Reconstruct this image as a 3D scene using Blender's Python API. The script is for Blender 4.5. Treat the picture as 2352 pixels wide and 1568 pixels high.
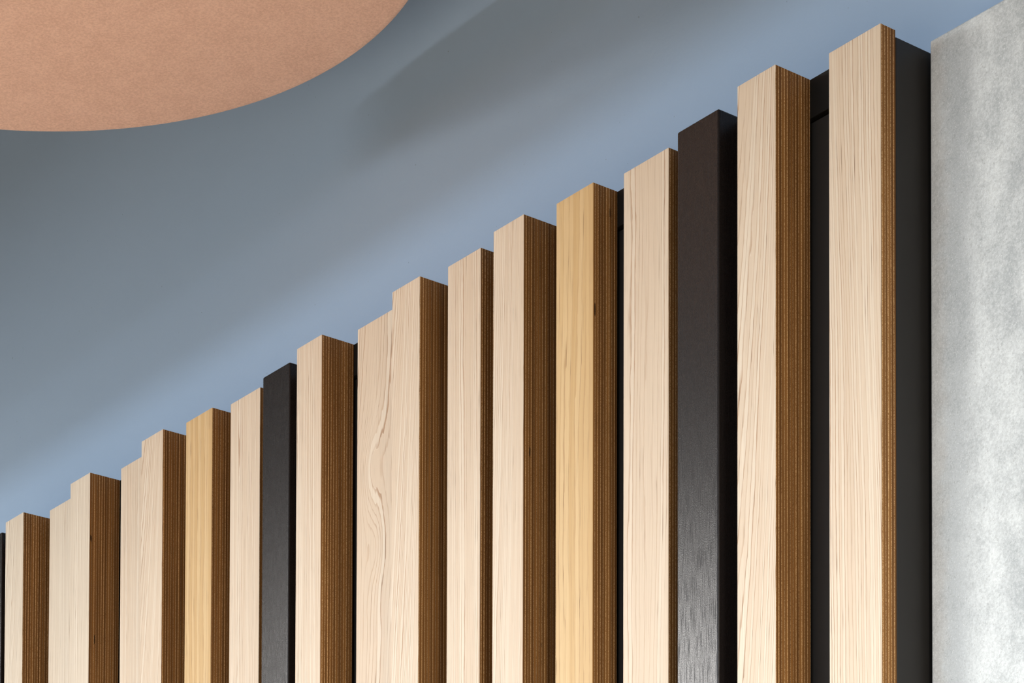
import bpy, bmesh, math, random
from mathutils import Matrix, Vector

for o in list(bpy.data.objects):
    bpy.data.objects.remove(o)
scene = bpy.context.scene
col = scene.collection
EYE = 1.25                                   # camera height above the floor (m)

# ------------------------------------------------------------------ camera
F_PX, YAW, PITCH, ROLL, PCY = 6208.47, 0.912074, 0.0352264, 0.00291480, 3166.22
cam_d = bpy.data.cameras.new('camera')
cam_d.sensor_fit = 'HORIZONTAL'
cam_d.sensor_width = 36.0
cam_d.lens = F_PX / 2352 * 36.0
cam_d.shift_y = (PCY - 784) / 2352
cam_d.clip_start = 0.02
cam_d.clip_end = 100
cam = bpy.data.objects.new('camera', cam_d)
col.objects.link(cam)
fw = Vector((-math.sin(YAW) * math.cos(PITCH), math.cos(YAW) * math.cos(PITCH), math.sin(PITCH)))
rt = Vector((math.cos(YAW), math.sin(YAW), 0))
up = rt.cross(fw)
rt, up = (math.cos(ROLL) * rt + math.sin(ROLL) * up, -math.sin(ROLL) * rt + math.cos(ROLL) * up)
m = Matrix((rt, up, -fw)).transposed().to_4x4()
m.translation = Vector((0, 0, EYE))
cam.matrix_world = m
scene.camera = cam

# ------------------------------------------------------------------ world, exposure
world = bpy.data.worlds.new('world')
scene.world = world
world.use_nodes = True
bg = world.node_tree.nodes['Background']
bg.inputs['Color'].default_value = (0.86, 0.93, 1.0, 1)
bg.inputs['Strength'].default_value = 0.08
vs = scene.view_settings
vs.view_transform = 'Standard'
vs.look = 'None'
vs.exposure = 0.0
vs.gamma = 1.0
vs.use_curve_mapping = False

# two added lamp runs (housings are built further down)
def area(name, loc, sx, sy, power, colr, rot=(0, 0, 0), spread=180):
    d = bpy.data.lights.new(name, 'AREA')
    d.shape = 'RECTANGLE'
    d.size, d.size_y = sx, sy
    d.energy = power
    d.color = colr
    d.spread = math.radians(spread)
    o = bpy.data.objects.new(name, d)
    col.objects.link(o)
    o.location = loc
    o.rotation_euler = rot
    return o

CEIL = EYE + 1.56
LAMP_Z = EYE + 1.33
# unseen linear lamps added for wall cutoffs and slat gradient: (x, y, length, width, watts)
LINEAR = [(-1.8, -2.2, 6.4, 0.14, 600, (0.86, 0.92, 1.0)),
          (-1.8, -2.7, 6.4, 0.14, 200, (0.86, 0.92, 1.0))]
for lx, ly, ll, lw, watt, lc in LINEAR:
    area('added_linear_light', (lx, ly, LAMP_Z - 0.004), ll, lw, watt, lc)
# unseen round lamps, added for black slat highlight and plywood sides: (x, y, z, radius, watts, colour)
ROUND = [(-4.0, -0.95, EYE + 1.47, 0.45, 172, (1.0, 0.975, 0.94)),
         (1.60, -0.20, EYE + 1.06, 0.15, 320, (1.0, 0.91, 0.78))]
for rx, ry, rz, rr, watt, lc in ROUND:
    rl = bpy.data.lights.new('added_round_light', 'AREA')
    rl.shape = 'DISK'
    rl.size = rr * 2
    rl.energy = watt
    rl.color = lc
    ro = bpy.data.objects.new('added_round_light', rl)
    col.objects.link(ro)
    ro.location = (rx, ry, rz - 0.004)

# ------------------------------------------------------------------ node helper
class N:
    def __init__(s, name):
        s.m = bpy.data.materials.new(name)
        s.m.use_nodes = True
        s.t = s.m.node_tree
        s.b = s.t.nodes['Principled BSDF']
        s._pos = None

    def put(s, sock, v):
        if isinstance(v, bpy.types.NodeSocket):
            s.t.links.new(v, sock)
        elif isinstance(v, (tuple, list)) and len(v) == 3 and sock.type == 'RGBA':
            sock.default_value = (*v, 1)
        else:
            sock.default_value = v

    def math(s, op, a, b=0.0, c=0.0, clamp=False):
        n = s.t.nodes.new('ShaderNodeMath')
        n.operation = op
        n.use_clamp = clamp
        s.put(n.inputs[0], a)
        s.put(n.inputs[1], b)
        s.put(n.inputs[2], c)
        return n.outputs[0]

    def add(s, a, b): return s.math('ADD', a, b)
    def mul(s, a, b): return s.math('MULTIPLY', a, b)

    def pos(s):
        if s._pos is None:
            g = s.t.nodes.new('ShaderNodeNewGeometry')
            p = s.t.nodes.new('ShaderNodeSeparateXYZ')
            s.t.links.new(g.outputs['Position'], p.inputs[0])
            s._pos = p.outputs
        return s._pos

    def vec(s, x, y, z):
        n = s.t.nodes.new('ShaderNodeCombineXYZ')
        for i, v in enumerate((x, y, z)):
            s.put(n.inputs[i], v)
        return n.outputs[0]

    def noise(s, v, scale=1.0, detail=2.0, rough=0.5, dist=0.0):
        n = s.t.nodes.new('ShaderNodeTexNoise')
        s.put(n.inputs['Vector'], v)
        s.put(n.inputs['Scale'], scale)
        s.put(n.inputs['Detail'], detail)
        s.put(n.inputs['Roughness'], rough)
        s.put(n.inputs['Distortion'], dist)
        return n.outputs[0]

    def step(s, v, a, b, lo=0.0, hi=1.0):
        n = s.t.nodes.new('ShaderNodeMapRange')
        n.interpolation_type = 'SMOOTHSTEP'
        s.put(n.inputs[0], v)
        s.put(n.inputs[1], a)
        s.put(n.inputs[2], b)
        s.put(n.inputs[3], lo)
        s.put(n.inputs[4], hi)
        return n.outputs[0]

    def mix(s, f, a, b, mode='MIX'):
        n = s.t.nodes.new('ShaderNodeMix')
        n.data_type = 'RGBA'
        n.blend_type = mode
        s.put(n.inputs[0], f)
        s.put(n.inputs[6], a)
        s.put(n.inputs[7], b)
        return n.outputs[2]

    def bump(s, h, strength, dist):
        n = s.t.nodes.new('ShaderNodeBump')
        n.inputs['Strength'].default_value = strength
        n.inputs['Distance'].default_value = dist
        s.put(n.inputs['Height'], h)
        s.t.links.new(n.outputs[0], s.b.inputs['Normal'])

    def done(s, colr=None, rough=0.5, spec=0.5):
        if colr is not None:
            s.put(s.b.inputs['Base Color'], colr)
        s.put(s.b.inputs['Roughness'], rough)
        s.put(s.b.inputs['Specular IOR Level'], spec)
        return s.m


# ------------------------------------------------------------------ materials
def mat_blue_wall():
    n = N('blue_paint')
    x, y, z = n.pos()
    p = n.vec(x, y, z)
    big = n.noise(p, 2.2, 3)
    c = n.mix(big, (0.318, 0.452, 0.632), (0.336, 0.472, 0.652))
    spot = n.step(n.noise(p, 240, 1), 0.80, 0.84)
    c = n.mix(n.mul(spot, 0.45), c, (0.13, 0.16, 0.22))
    n.bump(n.add(n.noise(p, 260, 3), n.mul(n.noise(p, 28, 2), 1.5)), 0.10, 0.0012)
    return n.done(c, 0.75, 0.25)


def mat_plain(name, c, rough=0.6, spec=0.3, var=0.06, scale=30):
    n = N(name)
    x, y, z = n.pos()
    k = n.noise(n.vec(x, y, z), scale, 3)
    lo = tuple(v * (1 - var) for v in c)
    hi = tuple(min(1, v * (1 + var)) for v in c)
    n.bump(k, 0.06, 0.001)
    return n.done(n.mix(k, lo, hi), rough, spec)


def mat_veneer(name, seed, base, line, pale, rings=300, sway=0.02, sway_z=1.6, jit=0.6, arch=0.0, arch_x=0.0,
               knots=(), width=0.36, pores=0.9, late_k=1.0):
    """rift / flat sawn veneer: growth-ring lines run up the slat, sway, arch or swirl; short dark pores"""
    n = N(name)
    x, y, z = n.pos()
    xs, zs = n.add(x, seed * 3.17), n.add(z, seed * 1.73)
    low = n.noise(n.vec(n.mul(xs, 10), seed, n.mul(zs, sway_z)), 1, 1.0)
    g = n.add(x, n.mul(n.math('SUBTRACT', low, 0.5), sway))
    if arch:
        dx = n.math('SUBTRACT', x, arch_x)
        g = n.add(n.add(n.mul(n.mul(dx, dx), 26), n.mul(z, arch)), n.mul(g, 0.4))
    for kx, kz, amp, ax, az in knots:
        u = n.math('DIVIDE', n.math('SUBTRACT', x, kx), ax)
        v = n.math('DIVIDE', n.math('SUBTRACT', z, EYE + kz), az)
        e = n.math('EXPONENT', n.mul(n.add(n.mul(u, u), n.mul(v, v)), -1.0))
        g = n.add(g, n.mul(e, amp))
    wig = n.noise(n.vec(n.mul(xs, 48), seed + 4, n.mul(zs, 5.5)), 1, 3, 0.62)
    gap = n.noise(n.vec(n.mul(g, 85), seed + 14, n.mul(zs, 0.5)), 1, 1.5)
    rag = n.noise(n.vec(n.mul(xs, 420), seed + 6, n.mul(zs, 60)), 1, 2)
    ph = n.add(n.mul(g, rings), n.add(n.add(n.mul(wig, jit * 3.2), n.mul(gap, rings * 0.010)), n.mul(rag, 0.34)))
    f = n.math('FRACT', ph)
    ring_id = n.math('FLOOR', ph)
    rnd = n.t.nodes.new('ShaderNodeTexWhiteNoise')
    rnd.noise_dimensions = '1D'
    n.put(rnd.inputs['W'], n.add(ring_id, seed * 11.0))
    tone = rnd.outputs[0]
    # dark late wood: rises slowly, ends sharply
    late = n.mul(n.step(f, 1.0 - width, 0.93), n.step(f, 0.94, 1.0, 1, 0))
    late = n.mul(late, n.mul(n.add(0.35, n.mul(tone, 1.0)), late_k))
    fade = n.step(n.noise(n.vec(n.mul(xs, 60), seed + 8, n.mul(zs, 5)), 1, 2), 0.28, 0.62, 0.22, 1.0)
    late = n.mul(late, fade)
    fib = n.noise(n.vec(n.mul(xs, 1500), seed, n.mul(zs, 12)), 1, 2)
    dash = n.noise(n.vec(n.mul(xs, 1250), seed + 2, n.mul(zs, 26)), 1, 1.5)
    pore = n.mul(n.step(dash, 0.60, 0.72), n.add(0.22, n.mul(late, 1.3)))
    c = n.mix(n.mul(n.step(tone, 0.2, 0.9), 0.9), base, pale)
    c = n.mix(n.step(fib, 0.30, 0.75, 0.0, 0.28), c, tuple(0.5 * (p + q) for p, q in zip(base, line)))
    c = n.mix(n.math('MINIMUM', n.mul(late, 1.0), 1.0), c, line)
    c = n.mix(n.math('MINIMUM', n.mul(pore, pores), 1.0), c, tuple(v * 0.60 for v in line))
    n.bump(n.math('SUBTRACT', n.mul(fib, 0.3), n.add(n.mul(late, 0.2), pore)), 0.07, 0.0004)
    return n.done(c, 0.5, 0.3)


def mat_ply(name, seed, dark, mid, light, period=0.0028):
    """edge of laminated plywood: plies stacked along the depth, running up the slat"""
    n = N(name)
    x, y, z = n.pos()
    wob = n.mul(n.math('SUBTRACT', n.noise(n.vec(n.mul(z, 2.2), seed, n.mul(y, 30)), 1, 2), 0.5), 0.0007)
    d = n.add(n.add(y, wob), seed * 0.0137)
    q = n.math('DIVIDE', d, period * 0.5)
    idx = n.math('FLOOR', q)
    f = n.math('FRACT', q)
    rnd = n.t.nodes.new('ShaderNodeTexWhiteNoise')
    rnd.noise_dimensions = '1D'
    n.put(rnd.inputs['W'], n.add(idx, seed * 7.0))
    tone = rnd.outputs[0]
    odd = n.math('FLOORED_MODULO', idx, 2.0)
    streak = n.noise(n.vec(n.mul(d, 2400), seed + 5, n.mul(z, 9)), 1, 2)
    fine = n.noise(n.vec(n.mul(d, 5200), seed + 9, n.mul(z, 40)), 1, 1)
    dots = n.noise(n.vec(n.mul(d, 2600), seed + 1, n.mul(z, 1500)), 1, 1.5)
    patch = n.noise(n.vec(n.mul(d, 220), seed + 3, n.mul(z, 3.0)), 1, 2)
    # long-grain plies: smooth brown with streaks
    c = n.mix(n.step(n.add(n.mul(streak, 0.75), n.mul(tone, 0.35)), 0.30, 0.85), dark, mid)
    # cross plies: narrower, speckled with pale end grain
    cross = n.mul(odd, n.mul(n.step(f, 0.05, 0.30), n.step(f, 0.70, 0.95, 1, 0)))
    sp = n.mul(cross, n.add(0.18, n.mul(n.step(dots, 0.42, 0.60), 0.82)))
    c = n.mix(n.mul(sp, n.add(0.42, n.mul(tone, 0.58))), c, light)
    # thin dark glue lines
    glue = n.add(n.step(f, 0.0, 0.10, 1, 0), n.step(f, 0.90, 1.0))
    c = n.mix(n.mul(glue, 0.60), c, tuple(v * 0.5 for v in dark))
    c = n.mix(n.step(fine, 0.50, 0.72, 0, 0.40), c, tuple(v * 0.55 for v in dark))
    c = n.mix(n.step(patch, 0.45, 0.75, 0, 0.50), c, tuple(v * 0.7 for v in dark))
    pit = n.step(n.noise(n.vec(n.mul(y, 260), seed * 7 + x_seed(seed), n.mul(z, 30)), 1, 1), 0.785, 0.805)
    c = n.mix(n.mul(pit, 0.85), c, (0.018, 0.008, 0.003))
    n.bump(n.add(sp, n.mul(streak, 0.6)), 0.20, 0.0003)
    return n.done(c, 0.65, 0.2)


def x_seed(s): return (s * 13.7) % 5.0


def mat_black_wood(name, seed):
    n = N(name)
    x, y, z = n.pos()
    u = n.add(x, y)
    fibre = n.noise(n.vec(n.mul(u, 2600), seed, n.mul(z, 46)), 1, 2)
    vein = n.noise(n.vec(n.mul(u, 420), seed + 2, n.mul(z, 7)), 1, 2)
    grit = n.noise(n.vec(n.mul(u, 1300), seed, n.mul(z, 900)), 1, 2, 0.7)
    pore = n.mul(n.step(fibre, 0.54, 0.68), n.step(vein, 0.30, 0.62, 0.55, 1.0))
    c = n.mix(pore, (0.014, 0.012, 0.012), (0.005, 0.004, 0.004))
    r = n.add(n.mul(pore, 0.16), n.add(0.16, n.mul(grit, 0.20)))
    n.bump(n.math('SUBTRACT', n.mul(grit, 1.1), n.mul(pore, 0.6)), 0.22, 0.0003)
    return n.done(c, r, 0.25)


def mat_concrete():
    n = N('concrete')
    x, y, z = n.pos()
    p = n.vec(x, y, z)
    big = n.noise(n.vec(n.mul(x, 7), y, n.mul(z, 2.6)), 1, 4, 0.6, 0.4)
    cloud = n.noise(n.vec(n.mul(x, 34), y, n.mul(z, 22)), 1, 5, 0.65)
    fine = n.noise(p, 420, 5, 0.75)
    crumb = n.noise(p, 900, 2, 0.6)
    v = n.add(n.mul(big, 0.60), n.add(n.mul(n.step(cloud, 0.30, 0.70), 0.24), n.mul(n.step(fine, 0.30, 0.70), 0.22)))
    c = n.mix(n.step(v, 0.15, 1.0), (0.325, 0.362, 0.383), (0.745, 0.805, 0.82))
    # darker weathered band running down the slab
    u = n.math('DIVIDE', n.math('SUBTRACT', n.add(x, n.mul(n.math('SUBTRACT', big, 0.5), 0.03)), -1.2600), 0.0135)
    band = n.math('EXPONENT', n.mul(n.mul(u, u), -1.0))
    c = n.mix(n.mul(band, n.step(n.add(cloud, n.mul(n.math('SUBTRACT', fine, 0.5), 0.9)), 0.30, 0.75, 0.25, 0.85)), c, n.mix(1.0, c, (0.70, 0.71, 0.73), 'MULTIPLY'))
    # brownish worn strip where the slab was cut
    e = n.step(n.add(x, n.mul(n.noise(p, 90, 3), 0.02)), -1.271, -1.258, 1, 0)
    c = n.mix(n.mul(e, 0.30), c, (0.42, 0.38, 0.34))
    c = n.mix(n.mul(n.step(crumb, 0.56, 0.70), 0.50), c, (0.76, 0.80, 0.80))
    c = n.mix(n.mul(n.step(n.noise(p, 560, 3, 0.6), 0.58, 0.72), 0.42), c, (0.27, 0.29, 0.30))
    c = n.mix(n.step(n.noise(p, 800, 4, 0.8), 0.36, 0.64, 0.0, 0.30), c, n.mix(1.0, c, (0.66, 0.67, 0.68), 'MULTIPLY'))
    n.bump(n.add(n.mul(fine, 1.0), n.mul(crumb, 0.6)), 0.22, 0.0014)
    return n.done(c, 0.85, 0.25)


def mat_felt():
    n = N('terracotta_felt')
    x, y, z = n.pos()
    p = n.vec(x, y, z)
    f1 = n.noise(p, 420, 3, 0.7)
    f2 = n.noise(p, 46, 3, 0.6)
    k = n.add(n.mul(f1, 0.75), n.mul(f2, 0.25))
    c = n.mix(n.step(k, 0.32, 0.68), (0.63, 0.405, 0.315), (0.79, 0.540, 0.430))
    n.bump(f1, 0.35, 0.0012)
    n.put(n.b.inputs['Sheen Weight'], 0.25)
    n.put(n.b.inputs['Sheen Tint'], (1.0, 0.85, 0.72))
    return n.done(c, 0.95, 0.1)


M_WALL = mat_blue_wall()
M_CEIL = mat_plain('ceiling_paint', (0.10, 0.10, 0.105), 0.8, 0.2)
M_FLOOR = mat_plain('floor_screed', (0.27, 0.205, 0.145), 0.6, 0.3, 0.1, 6)
M_WHITE = mat_plain('side_wall_paint', (0.26, 0.25, 0.24), 0.75, 0.2)
M_BLACK = mat_plain('black_board', (0.007, 0.007, 0.0065), 0.6, 0.15, 0.15, 60)
M_BLACK2 = mat_plain('black_lacquer', (0.016, 0.0155, 0.015), 0.45, 0.3, 0.08, 60)
M_METAL = mat_plain('grey_metal', (0.35, 0.35, 0.36), 0.4, 0.5, 0.05, 80)
M_CONC = mat_concrete()
M_FELT = mat_felt()

# ------------------------------------------------------------------ mesh helpers
def link(name, me, parent=None, mat=None):
    o = bpy.data.objects.new(name, me)
    col.objects.link(o)
    if mat:
        me.materials.append(mat)
    if parent:
        o.parent = parent
        o.matrix_parent_inverse = parent.matrix_world.inverted()
    return o


def box(name, lo, hi, mat, parent=None, bev=0.0, seg=2):
    """box between two world corners; its origin sits at the middle of its base"""
    bm = bmesh.new()
    bmesh.ops.create_cube(bm, size=1.0)
    c = Vector(((lo[0] + hi[0]) / 2, (lo[1] + hi[1]) / 2, lo[2]))
    for v in bm.verts:
        v.co = Vector((v.co.x * (hi[0] - lo[0]), v.co.y * (hi[1] - lo[1]), (v.co.z + 0.5) * (hi[2] - lo[2])))
    if bev:
        bmesh.ops.bevel(bm, geom=bm.edges[:], offset=bev, segments=seg, profile=0.5, affect='EDGES')
    me = bpy.data.meshes.new(name)
    bm.to_mesh(me)
    bm.free()
    o = bpy.data.objects.new(name, me)
    col.objects.link(o)
    me.materials.append(mat)
    if parent:
        o.parent = parent
        o.location = c - parent.location
    else:
        o.location = c
    return o


def empty(name, loc, label, cat, group=None):
    o = bpy.data.objects.new(name, None)
    o.empty_display_size = 0.05
    col.objects.link(o)
    o.location = loc
    o['label'] = label
    o['category'] = cat
    if group:
        o['group'] = group
    return o


def struct(o, label=None):
    o['kind'] = 'structure'
    if label:
        o['label'] = label
    return o


# ------------------------------------------------------------------ the room
WALL_Y = 1.385
XW0, XW1, YF = -4.2, 3.0, -4.5
struct(box('floor', (XW0 - 1, YF, -0.1), (XW1, WALL_Y, 0.0), M_FLOOR), 'pale screed floor')
struct(box('wall_back', (XW0 - 1, WALL_Y, 0.0), (XW1, WALL_Y + 0.12, CEIL), M_WALL),
       'matt blue-grey painted wall above the slats')
struct(box('ceiling', (XW0 - 1, YF, CEIL), (XW1, WALL_Y + 0.12, CEIL + 0.1), M_CEIL), 'dark grey painted ceiling')
struct(box('wall_right', (XW1, YF, 0.0), (XW1 + 0.12, WALL_Y + 0.12, CEIL), M_WHITE), 'grey painted side wall')
struct(box('added_beam_1', (XW0 - 1, -1.64, EYE + 1.293), (XW1, -1.5, CEIL), M_CEIL), 'added dark grey beam that keeps lamp light off the upper wall')  # unseen beam, added to cut a straight light edge across the wall

# ------------------------------------------------------------------ black backing behind the slats
TOP = EYE + 1.0
BK = 1.3328
b = empty('backing_panel', (-2.0, 1.36, 0), 'black backing board behind the wooden slats, seen in their gaps', 'panel')
box('board', (-2.76, BK + 0.003, 0.0), (-1.345, WALL_Y, TOP - 0.0305), M_BLACK2, b)
box('top_rail', (-2.76, BK, TOP - 0.0285), (-1.345, WALL_Y, TOP), M_BLACK, b, 0.0006)
box('end_panel', (-1.345, BK, 0.0), (-1.2922, WALL_Y, EYE + 0.9952), M_BLACK2, b, 0.0007)

# ------------------------------------------------------------------ slats
PALE = dict(base=(0.600, 0.500, 0.380), line=(0.395, 0.260, 0.160), pale=(0.66, 0.585, 0.470))
COOL = dict(base=(0.60, 0.530, 0.425), line=(0.41, 0.300, 0.200), pale=(0.67, 0.610, 0.505))
GOLD = dict(base=(0.525, 0.355, 0.158), line=(0.34, 0.185, 0.065), pale=(0.61, 0.450, 0.235))
PLY = dict(dark=(0.125, 0.053, 0.013), mid=(0.30, 0.140, 0.038), light=(0.72, 0.49, 0.25))
DEEP, MIDD, THIN = 1.2985, 1.3082, 1.3180
G = 'wooden slats on the wall'
SLATS = [
    # x left, x right, front y, kind, grain, label
    (-2.6270, -2.5810, MIDD, 'black', {}, 'sliver of a black slat cut off by the left edge of the photo'),
    (-2.5531, -2.5135, DEEP, 'cool', dict(rings=180, sway=.05, sway_z=2.5, arch=-.14, arch_x=-2.565), 'deep pale oak slat farthest left, next to the cut-off black slat'),
    (-2.4924, -2.4440, THIN, 'cool', dict(rings=420, sway=.012), 'set-back pale oak slat farthest left, tucked behind the second deep slat'),
    (-2.4118, -2.3717, DEEP, 'cool', dict(rings=330, sway=.03), 'deep pale oak slat, second of the deep ones from the left'),
    (-2.3434, -2.2960, THIN, 'pale', dict(rings=360, sway=.02), 'set-back pale oak slat just behind the deep slat left of the smaller golden one'),
    (-2.2690, -2.2286, DEEP, 'pale', dict(rings=200, sway=.05, sway_z=2.2, arch=-.16, arch_x=-2.278), 'deep pale oak slat directly left of the smaller, farther golden slat'),
    (-2.2016, -2.1542, MIDD, 'gold', dict(rings=200, sway=.02, late_k=.45, pores=1.3), 'golden oak slat, the farther and smaller of the two golden ones'),
    (-2.1373, -2.0862, THIN, 'pale', dict(rings=430, sway=.012), 'set-back pale oak slat between the smaller golden slat and a black slat'),
    (-2.0664, -2.0215, MIDD, 'black', {}, 'black stained slat in the left half, the farther of the two whole black ones'),
    (-1.9946, -1.9550, DEEP, 'pale', dict(rings=340, sway=.025), 'deep pale oak slat directly right of the farther black slat'),
    (-1.9277, -1.8740, THIN, 'pale', dict(rings=210, sway=.075, sway_z=2.4, knots=((-1.904, .872, .017, .017, .034), (-1.896, .800, -.012, .016, .030))), 'set-back pale oak slat with a swirling grain figure, left of a deep slat'),
    (-1.8476, -1.8080, DEEP, 'pale', dict(rings=210, sway=.05, sway_z=2.0, arch=-.12, arch_x=-1.862), 'deep pale oak slat directly right of the swirling-grained slat'),
    (-1.7797, -1.7346, 1.3070, 'pale', dict(rings=430, sway=.014), 'fine straight-grained pale oak slat second left of the larger golden slat'),
    (-1.7063, -1.6668, DEEP, 'pale', dict(rings=230, sway=.05, arch=-.07, arch_x=-1.725), 'deep pale oak slat directly left of the larger, nearer golden slat'),
    (-1.6373, -1.5918, MIDD, 'gold', dict(rings=190, sway=.03, late_k=.45, pores=1.3), 'golden oak slat, the nearer and larger of the two golden ones'),
    (-1.5667, -1.5142, THIN, 'pale', dict(rings=230, sway=.03), 'wide set-back pale oak slat between the larger golden slat and a black slat'),
    (-1.4935, -1.4474, MIDD, 'black', {}, 'black stained slat in the right half, the nearer and larger black one'),
    (-1.4167, -1.3769, DEEP, 'pale', dict(rings=170, arch=-.13, arch_x=-1.424, sway=.05), 'deep pale oak slat directly right of the larger black slat'),
    (-1.3429, -1.2924, THIN, 'pale', dict(rings=380, sway=.03), 'thin pale oak slat at the right end, in front of the black end panel'),
]
for i, (xl, xr, yf, kind, grain, label) in enumerate(SLATS):
    s = 1.0 + i * 1.37
    t = empty('wooden_slat', ((xl + xr) / 2, (yf + BK) / 2, 0), label, 'slat', G)
    if kind == 'black':
        mb = mat_black_wood('black_stained_wood', s)
        o = box('veneer_face', (xl, yf, 0.0), (xr, BK - 0.0, TOP), mb, t, 0.0016, 4)
        o.name = 'stained_body'
    else:
        mv = mat_veneer(kind + '_veneer', s, **dict({'pale': PALE, 'cool': COOL, 'gold': GOLD}[kind], **grain))
        mp = mat_ply('plywood_edge', s, **PLY)
        box('plywood_core', (xl, yf + 0.0006, 0.0), (xr, BK, TOP), mp, t, 0.0003, 1)
        box('veneer_face', (xl, yf, 0.0), (xr, yf + 0.0007, TOP), mv, t, 0.0003, 1)

# ------------------------------------------------------------------ concrete slab
c = box('concrete_panel', (-1.2868, 1.3612, 0.0), (0.9, WALL_Y, EYE + 0.9992), M_CONC, None, 0.0012, 2)
c['label'] = 'grey mottled concrete panel right of the slats'
c['category'] = 'panel'

# ------------------------------------------------------------------ round pendant disc
K = 1.235
dc = Vector((-1.54852 * K, 0.762835 * K, EYE + K))
R = 0.291982 * K + 0.004
d = empty('pendant_disc', dc, 'large round terracotta felt disc hanging above the slats', 'pendant')


def lathe(name, prof, mat, parent, seg=192):
    bm = bmesh.new()
    rings = []
    for r, z in prof:
        if r == 0:
            rings.append([bm.verts.new((0, 0, z))])
        else:
            rings.append([bm.verts.new((r * math.cos(2 * math.pi * k / seg), r * math.sin(2 * math.pi * k / seg), z))
                          for k in range(seg)])
    for a, b2 in zip(rings, rings[1:]):
        for k in range(seg):
            q = (k + 1) % seg
            if len(a) == 1:
                bm.faces.new((a[0], b2[q], b2[k]))
            elif len(b2) == 1:
                bm.faces.new((a[k], a[q], b2[0]))
            else:
                bm.faces.new((a[k], a[q], b2[q], b2[k]))
    bmesh.ops.recalc_face_normals(bm, faces=bm.faces[:])
    me = bpy.data.meshes.new(name)
    bm.to_mesh(me)
    bm.free()
    for p in me.polygons:
        p.use_smooth = True
    o = bpy.data.objects.new(name, me)
    col.objects.link(o)
    me.materials.append(mat)
    o.parent = parent
    return o


EDGE = 0.006
prof = [(0, 0), (R * 0.5, 0), (R - 0.03, 0), (R - EDGE - 0.002, 0)]
for k in range(1, 9):
    a = math.pi / 2 * k / 8
    prof.append((R - EDGE + EDGE * math.sin(a), EDGE - EDGE * math.cos(a)))
prof += [(R, 0.038), (R - 0.002, 0.040), (R - 0.03, 0.040), (0, 0.040)]
lathe('felt_disc', prof, M_FELT, d)
for k in range(3):
    a = 2 * math.pi * k / 3 + 0.4
    w = lathe('suspension_wire', [(0, 0), (0.0012, 0), (0.0012, CEIL - dc.z - 0.040), (0, CEIL - dc.z - 0.040)], M_METAL, d, 8)
    w.location = (0.6 * R * math.cos(a), 0.6 * R * math.sin(a), 0.040)

# ------------------------------------------------------------------ added lamps, unseen, put in to light the slats and wall
for q, (lx, ly, ll, lw, watt, lc) in enumerate(LINEAR):
    l = empty('added_linear_lamp', (lx, ly, LAMP_Z), ('added unseen linear lamp nearer the slat wall', 'added unseen linear lamp farther from the slat wall')[q], 'lamp', 'added linear lamps')
    box('housing', (lx - ll / 2 - .012, ly - lw / 2 - .012, LAMP_Z), (lx + ll / 2 + .012, ly + lw / 2 + .012, LAMP_Z + 0.05), M_WHITE, l, 0.004)
    for sx in (-0.4, 0.4):
        w = lathe('suspension_wire', [(0, 0), (0.002, 0), (0.002, CEIL - LAMP_Z - 0.05), (0, CEIL - LAMP_Z - 0.05)], M_METAL, l, 8)
        w.location = (sx * ll, 0, 0.05)
for q, (rx, ry, rz, rr, watt, lc) in enumerate(ROUND):
    l = empty('added_round_lamp', (rx, ry, rz), ('added round lamp off to the left, for the black slat highlight', 'added round lamp at the right, brightens the plywood sides')[q], 'lamp', 'added round lamps')
    lathe('lamp_shade', [(0, 0), (rr + .004, 0), (rr + .006, 0.03), (0.03, 0.10), (0, 0.10)], M_WHITE, l, 48)
    w = lathe('suspension_wire', [(0, 0), (0.002, 0), (0.002, CEIL - rz - 0.10), (0, CEIL - rz - 0.10)], M_METAL, l, 8)
    w.location = (0, 0, 0.10)
